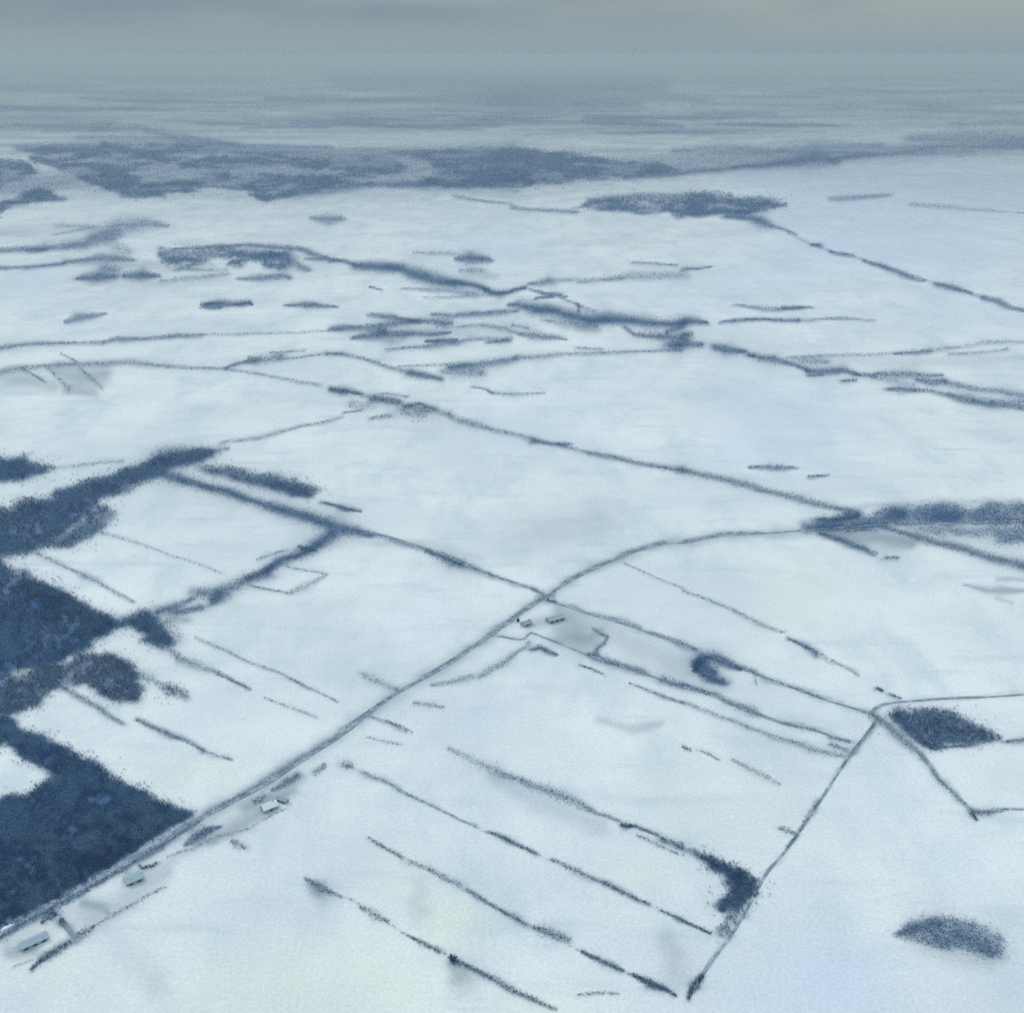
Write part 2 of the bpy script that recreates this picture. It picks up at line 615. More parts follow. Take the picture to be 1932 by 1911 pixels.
# ------------------------------------------------------------------ woods
wood('large navy wood filling the lower left corner beside the main road',
     pg(9, '-260,200 0,268 60,285 140,345 310,412 430,492 540,545 640,612 760,672 860,732 960,782 1045,815 960,872 840,942 700,1012 640,1072 560,1132 440,1192 330,1262 180,1342 60,1412 -40,1455 -260,1560 -260,760 0,752 130,705 230,650 285,600 240,560 160,510 120,470 40,430 -30,450 -260,380', 1.0),
     pg(9, '640,900 800,760 960,790 1045,815 860,930 640,1072 440,1192 180,1342 -40,1450 -40,1330 300,1180', 1.0))
wood('dark wood on the left edge, reaching to the hedge junction',
     pg(6, '-300,600 0,640 60,690 150,750 220,795 330,840 440,900 560,965 660,1020 710,1042 640,1070 560,1115 530,1150 380,1225 240,1270 100,1305 0,1335 -300,1400', 1.0),
     pg(6, '100,830 220,795 440,900 660,1020 560,1100 300,1060', .8))
wood('slanting wood along the top of the left fields, tapering to the right',
     pg(6, '-300,420 0,370 240,312 400,252 520,195 640,182 760,125 880,95 1000,75 1130,55 1230,50 1220,85 1160,112 1080,140 960,160 880,180 850,225 770,255 640,295 550,330 500,380 420,470 300,560 200,612 60,660 -300,700', .92),
     pg(6, '540,345 640,390 680,410 640,450 590,500 480,556 360,590 250,600 400,500 480,400', .72),
     ln(6, '900,90,70 1050,60,60 1200,50,30', .9), ln(6, '1000,110,16 1250,45,24 1300,40,10', .6), pale=.16)
wood('grey brown wood below the dark one, ending in a ragged tip',
     pg('d', '-80,1290 0,1282 33,1272 127,1246 180,1230 214,1243 247,1260 265,1280 258,1292 272,1303 253,1322 218,1320 191,1310 171,1291 130,1296 96,1308 68,1332 34,1348 -80,1352', .82),
     ln(9, '560,140,30 650,180,40 760,180,30', .8), ln(6, '590,1200,30 680,1245,44 760,1310,44', .9), ln(9, '790,50,50 900,105,30 960,130,16', .38), mat=M_BROWN, pale=.28)
wood('small ragged wood at the left edge standing clear of the others',
     pg(6, '-200,85 0,85 60,102 130,88 150,125 305,140 300,158 240,182 150,198 80,212 0,228 -200,240', .95))
wood('feathery strip of grey trees above the walled square field',
     pg(6, '1130,128 1280,138 1450,185 1650,205 1740,245 1845,280 1790,302 1720,318 1600,282 1440,245 1330,215 1220,175', .72),
     ln(6, '1180,150,30 1400,215,50 1600,255,60 1740,285,30', .7), ln(6, '1650,290,30 1780,300,20', .8), mat=M_HEDGE, size=.8)
wood('blue grey wood at the right edge around the road',
     pg(8, '760,350 880,305 1080,315 1090,294 1280,274 1500,260 1700,272 1880,246 2200,230 2200,380 1700,378 1480,370 1300,372 1100,382 900,395 760,402', .66),
     ln(8, '1190,318,50 1260,315,40', .8), ln(8, '1430,325,40 1560,330,50', .7),
     pg(8, '1300,392 1480,378 1585,390 1500,412 1515,440 1400,430', .42),
     pg(8, '1510,405 1640,388 1750,402 1735,430 1640,444 1520,430', .36),
     pg(8, '1740,400 1932,382 2200,380 2200,470 1932,472 1820,490 1740,462', .5), mat=M_BELT, size=.75, tall=.6, pale=.3)

# ------------------------------------------------------------------ copses
copse('small crescent copse, darkest of all, beside the lane',
      ln(8, '62,1185,26 85,1140,56 130,1122,50 190,1126,44 280,1165,40 330,1196,12', .95),
      ln(8, '60,1190,24 140,1236,46 240,1268,26', 1.0), ln(8, '75,1165,50 130,1175,60 190,1212,44', 1.0), tall=1.6)
copse('diamond shaped copse in the crook of two lanes at right',
      pg(11, '1155,258 1190,235 1270,243 1370,226 1450,252 1600,292 1680,345 1780,402 1600,428 1500,430 1390,458 1320,428 1260,380 1190,305', .72),
      ln(11, '1180,260,40 1260,370,40 1390,455,14 1600,428,10', .9))
copse('dark triangular copse at the end of a long hedge',
      pg(11, '0,995 60,1008 230,1088 330,1126 436,1172 410,1212 330,1200 230,1160 150,1122 110,1075', .95),
      pg(11, '240,1170 410,1210 395,1262 320,1330 250,1370 200,1335 250,1262', .72),
      pg(11, '260,1370 325,1330 245,1500 180,1482 230,1425', .3))
copse('oval copse alone in the snow at lower right, thinning downhill',
      pg(11, '1160,1478 1220,1430 1330,1410 1420,1380 1520,1380 1600,1410 1700,1470 1785,1518 1800,1565 1700,1600 1450,1560 1320,1520 1230,1495', .46),
      ln(11, '1190,1470,20 1280,1440,60 1400,1415,50 1440,1420,20', .8),
      ln(11, '1400,1490,60 1480,1490,100 1560,1480,40', .45),
      ln(11, '1580,1520,60 1700,1560,80 1770,1580,40', .25), size=.6, tall=.5)
copse('long dark copse with a forked left end in the upper left field',
      ln(3, '1130,406,12 1250,402,36 1400,394,24 1432,408,8', .95), ln(3, '1128,424,10 1250,424,14', .7))
copse('low lens of trees right of the forked copse',
      ln(3, '1620,415,8 1720,410,30 1800,408,24 1900,415,6', .8))
copse('faint slanting copse left of the forked copse',
      ln(3, '360,500,14 420,478,38 520,468,24 608,460,8', .7))
copse('small lens of trees above the winding belt in mid picture',
      ln(4, '630,145,10 710,138,52 800,145,34 845,150,8', .8), ln(4, '400,110,10 640,118,18', .3))
copse('pair of low thickets under the braided woods at left',
      ln(3, '430,255,12 540,245,50 650,240,26', .8), ln(3, '690,240,22 800,236,48 905,240,10', .9))
copse('thin lens of trees on the open snow above the right wood',
      ln(8, '370,50,8 490,47,26 560,53,22 640,50,6', .75))
copse('tiny dash of scrub right of the thin lens',
      ln(8, '710,102,8 800,98,11 830,94,4', .7))
copse('blue lens of trees on the far snow under the forest',
      ln(1, '1170,822,10 1230,827,28 1290,824,16', .6), mat=M_BELT)
copse('blue thicket where two thin hedges meet',
      ln(4, '560,788,24 680,780,60 800,790,34', .55), mat=M_BELT)

# ------------------------------------------------------------------ hedges near the road
hedge('dark roadside hedge along the right of the main road at lower left',
      ln(9, '-60,1528,30 0,1494,28 180,1394,28 400,1280,28 640,1138,24 860,1008,26 1000,908,26 1100,850,22', .8), mat=M_WOOD, size=.8)
hedge('hedge hugging the main road between the navy wood and the strip fields',
      ln(9, '1140,812,14 1300,722,16 1450,640,20 1600,545,22 1740,455,16 1888,365,12', .5), ln(7, '0,1395,14 130,1302,12 320,1172,8', .35))
hedge('thin hedge along the main road up to the crossroads',
      ln(7, '460,1095,10 680,960,14 860,838,18 1020,716,18 1130,640,18', .4))
hedge('thin dark hedge on the outside of the road bend',
      ln(7, '1240,570,12 1400,482,12 1540,422,14 1700,362,14 1830,328,10', .5), ln(8, '0,470,12 110,448,14 220,428,20 300,422,14 440,418,10', .45))
hedge('lavender verge scrub beside the road at the first farm',
      ln(14, '1210,560,20 1380,470,70 1540,390,70', .75), ln(14, '1700,370,60 1850,260,50', .4), ln(14, '1000,700,60 1150,620,60', .35))
hedge('dark lens shaped thicket right of the road by the wood corner',
      ln(14, '190,1200,16 300,1120,90 420,1040,100 520,1010,60 620,980,20', .85), mat=M_WOOD)
hedge('faint garden hedge on the slope below the lens thicket',
      ln(14, '740,1140,30 800,1180,70 920,1230,30', .35))
hedge('short hedge at the bottom left ending in a point',
      ln(13, '345,1800,20 440,1720,44 540,1650,60 680,1560,60 820,1480,50', .8), ln(13, '890,1420,60 980,1370,70 1090,1290,14', .4))
hedge('straggling bushes beside the farm track at lower left',
      ln(13, '470,1270,20 540,1190,60 600,1220,30', .5), ln(13, '585,1140,40 650,1180,40', .7))
hedge('faint back hedge behind the farm plots, parallel to the main road',
      ln(13, '1090,1290,16 1300,1170,40 1600,1000,40 1900,840,24', .22), ln(14, '0,1330,16 300,1230,24 560,1100,20 960,1000,16 1240,830,16 1420,760,14', .22))
hedge('scrub line below the blue roofed barn',
      ln(13, '1590,600,24 1640,640,30 1740,610,40 1800,570,20', .6))
hedge('curved hedge below the crossroads farm, reaching the road',
      ln(12, '590,680,40 470,775,30 380,855,44 280,925,60 130,1005,60 0,1085,44', .5), ln(7, '740,1090,28 620,1120,20 500,1142,16', .45))
hedge('dark arched hedge just under the crossroads farm',
      ln(12, '570,765,22 700,742,36 800,782,40 920,832,14', .85))
hedge('crooked hedge behind the crossroads farm, shaped like a hook',
      ln(12, '1300,515,18 1400,578,24 1490,612,26 1460,680,28 1365,752,34 1345,830,60', .65))
hedge('hedge clinging to the lane junction at the crossroads',
      ln(12, '620,70,40 720,150,90 820,170,80 880,90,40', .35), ln(12, '780,195,30 900,215,30', .5))
hedge('hedge on the upper side of the lane right of the crossroads',
      ln(12, '1040,250,14 1130,283,16 1240,335,18 1500,395,22 1700,455,44 1880,515,28', .4), ln(7, '1740,835,10 1932,905,20', .4), ln(8, '0,1050,18 90,1083,18', .4))
hedge('wispy hedge leading from the crescent copse to the lane corner',
      ln(8, '300,1170,24 400,1200,20 420,1280,8', .3), ln(8, '330,1182,16 500,1250,16 700,1322,18 800,1360,24', .4))
hedge('long straight hedge along the farm lane across the middle field',
      ln(12, '1250,815,30 1380,858,70 1560,918,64 1750,978,54 1932,1040,54', .7), ln(7, '1800,1105,36 1932,1148,36', .65), ln(8, '0,1278,18 90,1308,18 170,1334,20', .75),
      ln(11, '170,150,20 250,188,30 330,225,34 400,248,40 440,270,18', .55), ln(11, '560,308,16 640,328,26 740,352,18', .35))
hedge('second thin hedge running parallel below the farm lane',
      ln(12, '1160,940,14 1300,990,18 1440,1045,12', .55), ln(7, '1620,1125,6 1780,1190,12 1932,1243,12', .65), ln(11, '0,195,14 170,255,14 330,320,14 480,375,14 600,410,20 720,455,26 830,485,22 900,495,12', .5))
hedge('tufted scrub at the lower end of the farm lane',
      ln(11, '800,385,16 870,400,14 930,412,14', .35), ln(11, '810,425,20 920,468,22', .4))
hedge('long thin diagonal hedge in the open field right of the bend',
      ln(7, '1590,450,8 1800,540,6 1932,598,8', .4), ln(8, '0,750,10 90,776,12 290,860,12 480,952,16 580,990,8', .5), ln(8, '600,1020,10 700,1065,16 770,1100,20', .85), ln(8, '780,1105,12 900,1170,10 1000,1228,8', .5), ln(8, '1100,1298,14 1135,1314,10', .8), ln(8, '1165,1330,10 1240,1357,8', .55))
hedge('short smudge of hedge left of the main road',
      ln(7, '110,1075,16 170,1108,36 320,1165,16', .35))
hedge('short hedge right of the road, below the farm curve',
      ln(7, '400,1240,18 500,1252,20 580,1266,8', .35), ln(7, '250,1340,12 370,1400,14', .35))
hedge('two faint hedges in the top corner of the strip fields',
      ln(10, '150,42,10 330,95,14 400,135,8', .35), ln(10, '130,160,10 350,205,14', .15))
hedge('first strip field hedge, running into the triangular copse',
      ln(10, '600,222,12 880,352,16 1280,512,16 1640,662,14 1932,775,16', .15), ln(10, '600,220,20 780,312,44 880,352,60', .2), ln(10, '900,365,40 1000,402,26 1130,450,44 1280,512,44 1440,590,18 1580,640,16', .5), ln(10, '1575,655,10 1610,665,22 1645,664,12', .95), ln(10, '1650,662,12 1790,716,14', .6), ln(10, '1800,735,20 1932,780,34', .65))
hedge('faint double of the first strip field hedge',
      ln(10, '1660,712,14 1780,765,16 1900,822,10', .28))
hedge('second strip field hedge, the longest and thinnest',
      ln(10, '60,330,10 420,512,8 760,672,8 1190,860,10 1740,1108,10 1932,1200,10', .16), ln(11, '0,1400,10 160,1475,10', .2), ln(10, '0,312,40 60,325,34', .4), ln(10, '120,355,16 250,415,18 420,510,12 620,602,8 760,670,6', .5), ln(10, '830,695,10 900,722,18 980,765,20 1100,818,14', .75), ln(10, '1180,850,14 1300,902,22 1480,985,20', .42), ln(10, '1480,985,20 1600,1045,22 1740,1105,10', .65), ln(10, '1800,1138,10 1932,1200,18', .4), ln(11, '0,1400,20 160,1475,10', .4))
hedge('third strip field hedge with its dark lower end',
      ln(10, '200,762,10 480,905,14 900,1142,10 1350,1370,12 1640,1502,12', .16), ln(10, '150,725,6 200,760,14 350,850,12', .45), ln(10, '380,865,20 480,902,24 680,1000,26', .28), ln(10, '700,1018,14 800,1080,16 900,1142,14 1050,1222,20', .55), ln(10, '1080,1235,24 1200,1275,46 1290,1310,24', .5), ln(10, '1350,1370,12 1470,1430,26 1600,1482,12', .75), ln(10, '1640,1500,14 1740,1550,36 1820,1580,24', 1.0), ln(10, '1820,1580,14 1890,1622,8', .6))
hedge('fourth strip field hedge at the bottom with a bush on it',
      ln(10, '0,1050,14 200,1170,16 380,1290,10 640,1415,12 860,1530,12', .13), ln(9, '1680,1168,8 1720,1190,24 1770,1216,44 1830,1245,20 1890,1270,8', .5), ln(10, '100,1120,16 190,1170,40 260,1200,12', .3), ln(10, '370,1280,8 450,1320,18 560,1375,20', .5), ln(10, '650,1425,30 740,1465,22 860,1530,32 980,1600,26 1100,1650,24 1215,1700,12', .6))
hedge('stray wisp of hedge at the bottom right of the strips',
      ln(10, '1330,1615,12 1450,1605,14 1570,1612,8', .2))
hedge('broken hedge fragments beyond the top strip field',
      ln(11, '0,440,16 50,464,12', .3), ln(11, '100,462,12 205,515,8', .25), ln(11, '270,510,10 400,576,22 480,612,18 540,650,6', .32))
hedge('thin roadside hedge down the right hand lane',
      ln(11, '1065,310,14 1000,398,20 930,486,18 880,566,14', .45), ln(11, '760,740,14 700,810,20 650,910,12', .45), ln(11, '640,920,14 580,1000,14', .4))
hedge('black hedge at the foot of the right hand lane',
      ln(11, '115,1700,18 80,1755,34 50,1800,18 30,1835,8', 1.0), mat=M_EVER)
hedge('stub of hedge on the left of the right hand lane',
      ln(11, '530,888,14 580,905,26 625,920,18', .35))
hedge('ragged hedge running down from the lane corner to the east ditch',
      ln(11, '1000,240,30 1050,270,40 1130,325,40 1200,385,36', .4), ln(11, '1200,390,30 1290,462,26 1360,540,18', .3), ln(11, '1370,555,14 1420,630,18 1500,700,22 1565,760,14', .38))
hedge('hedge from the diamond copse out to the right edge',
      ln(11, '1790,412,10 1840,408,18 1960,402,18', .7))
hedge('low dark hedge beside the east ditch at the right edge',
      ln(11, '1590,797,26 1640,806,26 1710,800,24 1800,786,8 1960,790,6', .6), ln(11, '1595,805,16 1630,850,10', .4))

belt('dark straight hedge running down from the right wood to the edge',
     ln(8, '1150,392,14 1190,402,20 1300,440,30 1450,480,34 1640,530,40 1780,570,40 1932,608,40 2060,640,40', .85), mat=M_HEDGE)
belt('dark sickle of scrub under the left tip of the right wood',
     ln(8, '780,424,14 860,448,26 920,470,30 1000,502,28 1060,522,16 1110,538,8', .9), ln(8, '930,412,20 1020,405,14 1110,410,10', .35), ln(8, '1140,562,20 1180,562,16 1222,562,14', .4), mat=M_HEDGE)
belt('dark double streak where the long hedge meets the right wood',
     ln(8, '700,395,30 860,395,30 1000,384,20 1160,376,14', .8), ln(8, '770,348,14 880,345,18 1000,335,16', .8), mat=M_HEDGE)

# ------------------------------------------------------------------ hedges of the left fields
hedge('thick dark hedge along the upper side of the square field',
      ln(6, '880,175,64 1050,218,48 1300,290,40 1550,372,44 1750,430,56 1880,478,66', 1.0), ln(7, '0,262,60 100,275,40 180,293,20', 1.0), mat=M_WOOD)
hedge('hedge with a dark clump between the square field and the crossroads',
      ln(7, '180,285,16 330,335,14 480,382,20', .5), ln(7, '470,380,20 560,415,44 610,435,52 680,455,30', .95), ln(7, '680,455,30 730,478,26 870,525,16 1090,600,12', .5))
hedge('ragged hedge closing the square field on its right',
      ln(6, '1890,512,64 1780,590,56 1650,652,46 1500,722,34', 1.0), ln(6, '1500,722,30 1400,770,30', .8), ln(6, '1680,590,14 1790,612,14', .6), ln(6, '1620,610,10 1450,665,10', .3),
      ln(6, '1520,740,44 1400,775,50 1220,868,70 1110,850,40', .72), ln(6, '1250,850,50 1190,905,36', .9), ln(6, '1100,880,16 1000,930,34 880,968,40', .75), ln(6, '1150,930,34 980,968,34', .8), mat=M_WOOD)
hedge('dark knot of trees where the left hedges meet',
      pg(6, '790,975 870,975 920,1050 960,1100 980,1130 920,1165 850,1150 790,1115 830,1075 780,1030 700,1015', .85), ln(6, '690,1012,36 800,1045,46 900,1090,66 965,1130,36', .9), ln(6, '880,990,80 960,1060,80 1020,1120,50', .28), ln(6, '930,1150,40 1010,1215,40', .35), mat=M_WOOD)
hedge('faint hedge across the square field near its top',
      ln(6, '570,510,12 650,535,14 800,580,10 1000,650,8 1260,742,8', .32))
hedge('second faint hedge across the square field',
      ln(6, '200,622,24 330,690,14 480,755,14', .45), ln(6, '480,755,20 620,830,16 760,905,12', .5))
hedge('short black hedge beside the feathery strip of trees',
      ln(6, '1830,342,12 1932,372,10', .9), ln(7, '0,145,20 60,155,14 110,162,6', .9))
hedge('pale hedge around a little paddock right of the square field',
      ln(6, '1620,706,8 1850,748,8', .35), ln(6, '1850,752,8 1740,810,30 1640,850,20', .35), ln(6, '1410,812,10 1630,856,8', .5))
hedge('hedge sloping away below the knot of trees',
      ln(6, '1000,1215,26 1130,1262,36 1250,1310,12 1400,1390,10', .55), ln(9, '1200,42,8 1390,126,10', .5), ln(9, '1460,170,8 1600,225,12 1755,280,14', .32))
hedge('long faint hedge sloping from the knot of trees to the road',
      ln(6, '1100,1100,10 1220,1155,12 1400,1240,10 1600,1312,8 1740,1390,8', .45), ln(9, '1600,62,10 1700,112,12 1870,195,8', .4))
hedge('broken hedge in two pieces above the navy wood',
      ln(9, '340,110,10 420,152,24 560,240,24 680,312,14', .65), ln(9, '750,290,14 880,352,20 1010,405,14 1120,460,14', .8), ln(9, '1120,460,12 1200,490,12 1290,516,8', .4))
hedge('stub of grey scrub above the navy wood',
      pg(9, '900,112 935,92 1025,152 1022,185 925,150', .42), mat=M_HEDGE)

# ------------------------------------------------------------------ middle distance
belt('long diagonal hedge of trees from the left lane to the right wood',
     ln(3, '1270,770,10 1480,800,10 1640,830,12 1800,860,14', .5), ln(3, '1860,878,22 1932,900,30', .9), ln(4, '0,888,26 100,912,10', .9),
     ln(4, '600,1022,24 660,1055,26 760,1085,30 860,1110,18 1000,1140,16 1100,1172,18', .6), ln(4, '1080,1175,20 1200,1196,14 1290,1188,6', .8), ln(4, '1200,1190,10 1400,1240,14', .45), ln(4, '1400,1240,14 1530,1262,22 1650,1300,18 1800,1325,16 1932,1345,26', .72),
     ln(8, '0,70,24 110,95,30 220,112,30 330,142,38 440,175,30 570,205,30 680,230,34 780,260,34 880,285,30 1000,312,30', .75), mat=M_HEDGE)
belt('cluster of tangled trees on the long diagonal hedge',
     ln(4, '100,912,18 180,936,22 330,965,26 480,1000,32 600,1025,26', .5),
     ln(4, '160,940,30 260,945,36 330,955,20', .7), ln(4, '330,1000,50 420,1020,60 480,1015,50', .5), ln(4, '350,985,14 440,965,14 530,1000,16', .7), ln(4, '40,970,40 160,975,40', .35), ln(4, '160,1050,14 280,1032,20', .4), ln(4, '180,918,10 260,905,14 380,930,8', .3), mat=M_HEDGE)
belt('thin winding hedge crossing the left fields',
     ln(3, '-60,795,20 0,785,22 130,765,24 300,745,16 500,740,18 760,735,24 900,750,18 1050,765,14 1270,765,10', .6), mat=M_HEDGE)
belt('forked hedge with a bushy middle above the winding hedge',
     ln(3, '1270,762,10 1380,730,14 1440,722,24', .8), ln(3, '1400,705,14 1480,718,44 1600,695,26', .6), ln(3, '1520,676,6 1720,668,6', .5), ln(3, '1560,718,8 1830,688,8', .4), ln(3, '1840,684,12 1932,685,12', .7), ln(4, '0,685,14 120,710,14 260,755,14 380,790,16', .6), ln(4, '380,790,20 460,805,26 560,828,14', .9), mat=M_HEDGE)
belt('pale lane hedge rising to the slanting wood',
     ln(3, '1932,1045,10 1700,1095,12 1450,1165,16 1250,1187,12', .5), ln(4, '0,1020,8 120,1000,10', .3), mat=M_HEDGE)
belt('pale hedge between the small ragged wood and the slanting wood',
     ln(3, '310,1328,16 480,1308,14 700,1290,12', .3), mat=M_HEDGE)
belt('long level hedge across the left plain',
     ln(3, '-60,660,16 0,650,16 180,630,16 400,620,10 580,615,12', .7), ln(3, '580,615,12 660,596,20 800,600,16 1000,580,20 1150,575,12', .75), ln(3, '1150,575,10 1500,570,8 1932,550,8', .4))
belt('crossed streaks of scrub on the left winding hedge',
     ln(3, '120,760,8 250,840,6', .5), ln(3, '270,762,12 330,820,20 400,890,20', .3), ln(3, '450,760,14 580,880,14', .3), ln(3, '340,680,8 440,730,8', .3))
belt('braided woods left of the winding belt',
     ln(3, '-60,108,20 0,100,24 180,88,24 350,80,26 500,60,44 600,35,50 680,5,34', .5), ln(3, '150,95,14 270,92,18', .5),
     ln(3, '380,165,14 560,145,36 700,145,34 760,155,14', .65), ln(3, '640,75,60 740,100,30', .3), ln(3, '570,200,30 660,205,30', .5),
     pg(3, '880,95 1250,84 1420,84 1640,115 1640,188 1570,200 1500,160 1390,172 1370,195 1290,190 1280,140 1100,190 1000,200 900,170', .55),
     ln(3, '1290,140,10 1340,105,14 1440,110,30 1560,130,40', .4))
belt('thin dark hedge entering at the left under the braided woods',
     ln(3, '-60,208,22 0,205,20 180,190,14 380,172,14', .75))
belt('dark upper rim of the braided woods, running right',
     ln(3, '970,95,10 1230,75,16 1400,66,16 1550,76,22 1700,92,22 1760,112,24 1850,136,14', .78), ln(3, '1740,150,14 1850,142,18 1932,160,16', .7))
belt('hooked grove hanging from the dark rim',
     ln(3, '1640,120,44 1660,160,70 1700,200,40 1750,214,14', .6), ln(3, '1570,205,14 1620,190,30', .5))
belt('grey grove under the hooked grove',
     ln(3, '1340,262,12 1480,258,30 1600,244,34 1640,260,14', .7), ln(3, '900,272,10 1100,255,24 1300,232,20', .35), ln(3, '960,208,6 1290,208,10', .35))
belt('broad winding belt of dark trees in mid picture',
     ln(4, '-70,160,14 0,155,18 80,185,16', .7), ln(4, '80,190,34 200,192,44 330,202,34 430,232,54 520,265,54 640,286,42 740,292,28 820,322,24', .92), ln(4, '800,325,24 880,348,36 940,335,26 1040,310,16', .95))
belt('faint wisps beneath the broad winding belt',
     ln(4, '340,315,8 600,325,18 760,345,30', .4), ln(4, '460,365,6 700,360,20 850,350,14', .32), ln(4, '660,212,24 800,216,26', .2), ln(4, '150,305,8 230,325,8', .3))
belt('pale arm of trees branching right from the winding belt',
     ln(4, '1050,290,16 1180,272,34', .6), ln(4, '1180,270,20 1400,262,10 1600,245,22 1750,240,40 1932,236,36', .4), ln(5, '0,205,16 100,204,16 180,190,6', .55), ln(4, '1330,282,8 1600,255,10', .4))
belt('thin dash of trees above the pale arm',
     ln(4, '1640,165,10 1780,175,12 1900,185,6', .5))
belt('blue trees looping round a white clearing',
     ln(4, '1060,322,12 1150,345,16 1250,355,18 1280,362,6', .8), ln(4, '1090,372,12 1200,364,12', .75), ln(4, '1250,372,12 1350,415,14 1440,440,10', .45), ln(4, '1335,400,10 1340,450,16', .5))
belt('widest dark tree belt at the centre, tapering to the right',
     ln(4, '930,405,14 1000,402,34 1100,430,54 1200,442,44 1300,470,50 1400,490,60 1550,488,50 1700,502,50 1800,515,44 1932,508,44', .88), ln(5, '0,500,26 60,498,26 150,508,10', .9))
belt('fainter fringe under the widest belt',
     ln(4, '1150,500,16 1300,512,34 1450,528,20', .45), ln(4, '960,520,14 1060,540,16', .25))
belt('hooked blue trees at the right end of the widest belt',
     ln(4, '1580,535,10 1650,570,16 1780,585,34 1900,590,50 1960,600,40', .85), ln(4, '1830,560,14 1932,528,22', .6), ln(4, '1840,640,34 1932,634,34', .8), ln(5, '0,575,20 60,570,24', .7))
belt('straight thin hedge running right from the widest belt',
     ln(5, '220,502,8 300,495,14 450,488,16 650,490,16', .8), ln(5, '650,490,12 900,483,14 1100,493,6', .5))
belt('dash of trees above the straight thin hedge',
     ln(5, '300,405,10 450,430,20 560,432,22', .55), ln(5, '560,425,18 680,426,18 742,429,6', .85))
belt('upper blue arm of the central thickets',
     ln(4, '160,455,12 260,475,24 400,492,18', .8), ln(4, '400,495,20 520,500,34 600,510,50 630,510,20', .85), ln(4, '-60,545,20 0,540,24 120,530,20 260,515,24 420,500,24', .8))
belt('long thin arm joining the thickets to the widest belt',
     ln(4, '490,462,8 640,460,20 850,455,24 1000,440,18', .68))
belt('lower blue arm of the central thickets',
     ln(4, '60,592,8 160,572,40 260,575,40 420,575,22 620,562,8', .88), ln(4, '200,545,40 250,560,40', .7))
belt('thin wavy line of trees right of the blue thickets',
     ln(4, '650,530,8 820,525,18 920,542,22 1000,575,10', .5), ln(4, '1000,576,12 1080,581,32 1190,590,18 1275,606,6', .7))
belt('dark brush stroke of trees below the blue thickets',
     ln(4, '470,613,10 560,608,16 660,603,8', .95), ln(4, '240,655,6 460,645,14 560,632,30 640,620,12', .65), ln(4, '640,625,16 720,600,20 860,598,14 945,600,14', .5), ln(4, '820,622,10 945,605,16', .75))
belt('thin hedge rising from the blue thicket to the right',
     ln(4, '320,755,8 560,745,12 720,742,20', .4), ln(4, '600,765,16 800,738,30 1000,710,22', .75), ln(4, '1000,710,20 1200,690,16 1350,680,14 1700,670,10 1932,665,14', .55), ln(4, '1330,650,6 1480,657,10', .4))
belt('pale hooked hedge alone in the wide field',
     ln(4, '730,870,8 820,885,10 850,910,8', .45), ln(4, '830,905,10 980,912,14 1150,904,6', .45))
belt('dark diagonal belt crossing to the right edge',
     ln(5, '-40,645,40 0,632,40 120,632,26', .8), ln(5, '180,645,30 250,660,44 360,672,18', .92), ln(5, '370,690,16 420,695,24', .8), ln(5, '430,710,24 530,715,40 620,745,18 720,775,20', .88), ln(5, '700,782,14 820,785,28 920,780,28 1000,804,12', .88), ln(5, '700,808,8 800,802,10', .5), ln(5, '900,838,10 990,832,10', .55))
belt('blue shrubs in the angle of the diagonal belt',
     ln(5, '620,715,30 740,728,50 830,732,16', .4))
belt('upper fork of the diagonal belt at the right',
     ln(5, '990,803,14 1100,806,16', .5), ln(5, '1000,804,20 1150,830,24 1320,860,14', .3), ln(5, '1100,795,16 1220,795,32 1350,800,16 1480,806,10', .7), ln(5, '1320,825,16 1420,845,40 1500,840,24', .75), ln(5, '1500,850,20 1640,880,20 1800,895,18 1932,925,24 2000,945,24', .6))
belt('lower fork of the diagonal belt at the right',
     ln(5, '1160,885,12 1240,886,28 1370,890,10', .8), ln(5, '1380,885,8 1480,908,20 1600,938,40 1720,962,36 1850,976,28 1932,985,28 2000,995,28', .8), ln(5, '1740,950,24 1932,955,26', .4))
belt('faint arm of trees above the forked belt',
     ln(5, '600,702,8 900,692,14 1180,685,14', .4), ln(5, '1190,686,10 1300,676,20 1400,664,12', .75), ln(5, '1390,660,20 1560,645,10 1700,615,16 1932,622,12 2000,625,12', .42), ln(5, '1500,685,14 1700,675,14 1840,656,10', .4))
belt('long broken hedge slanting down the right plain',
     ln(5, '590,0,10 730,68,10 850,108,8 1000,145,10 1130,190,12 1400,275,10 1650,350,12 1932,440,12', .35), ln(5, '730,68,14 785,72,18', .6), ln(5, '830,105,8 900,115,10 980,128,10', .7), ln(5, '1020,155,14 1120,180,24 1240,235,30 1370,265,14', .72), ln(5, '1430,290,24 1530,310,28 1640,345,14', .68), ln(5, '1690,360,20 1800,386,26 1860,415,16 1932,440,16 2000,460,16', .65))
belt('dark head of the slanting hedge below the far blue wood',
     ln(2, '800,815,10 880,820,20 940,833,30 985,850,14', .85), ln(2, '985,852,10 1070,883,6', .6))
belt('far thin dash of trees on the right plain',
     ln(2, '1200,750,14 1300,747,18 1440,735,6', .5), ln(2, '1500,770,12 1700,785,10 1932,805,6', .3))
belt('faint far hedge in front of the long forest edge',
     ln(2, '0,782,12 110,795,10 250,800,12', .55), ln(1, '1720,740,12 1800,756,8 1932,772,10', .45))
belt('grey thickets below the far forest at the left',
     ln(1, '340,900,30 450,852,46 540,845,34 640,850,8', .55), ln(1, '220,850,14 360,856,8 200,887,6', .3), ln(1, '-20,945,14 60,940,16 200,930,24 330,928,20', .4))

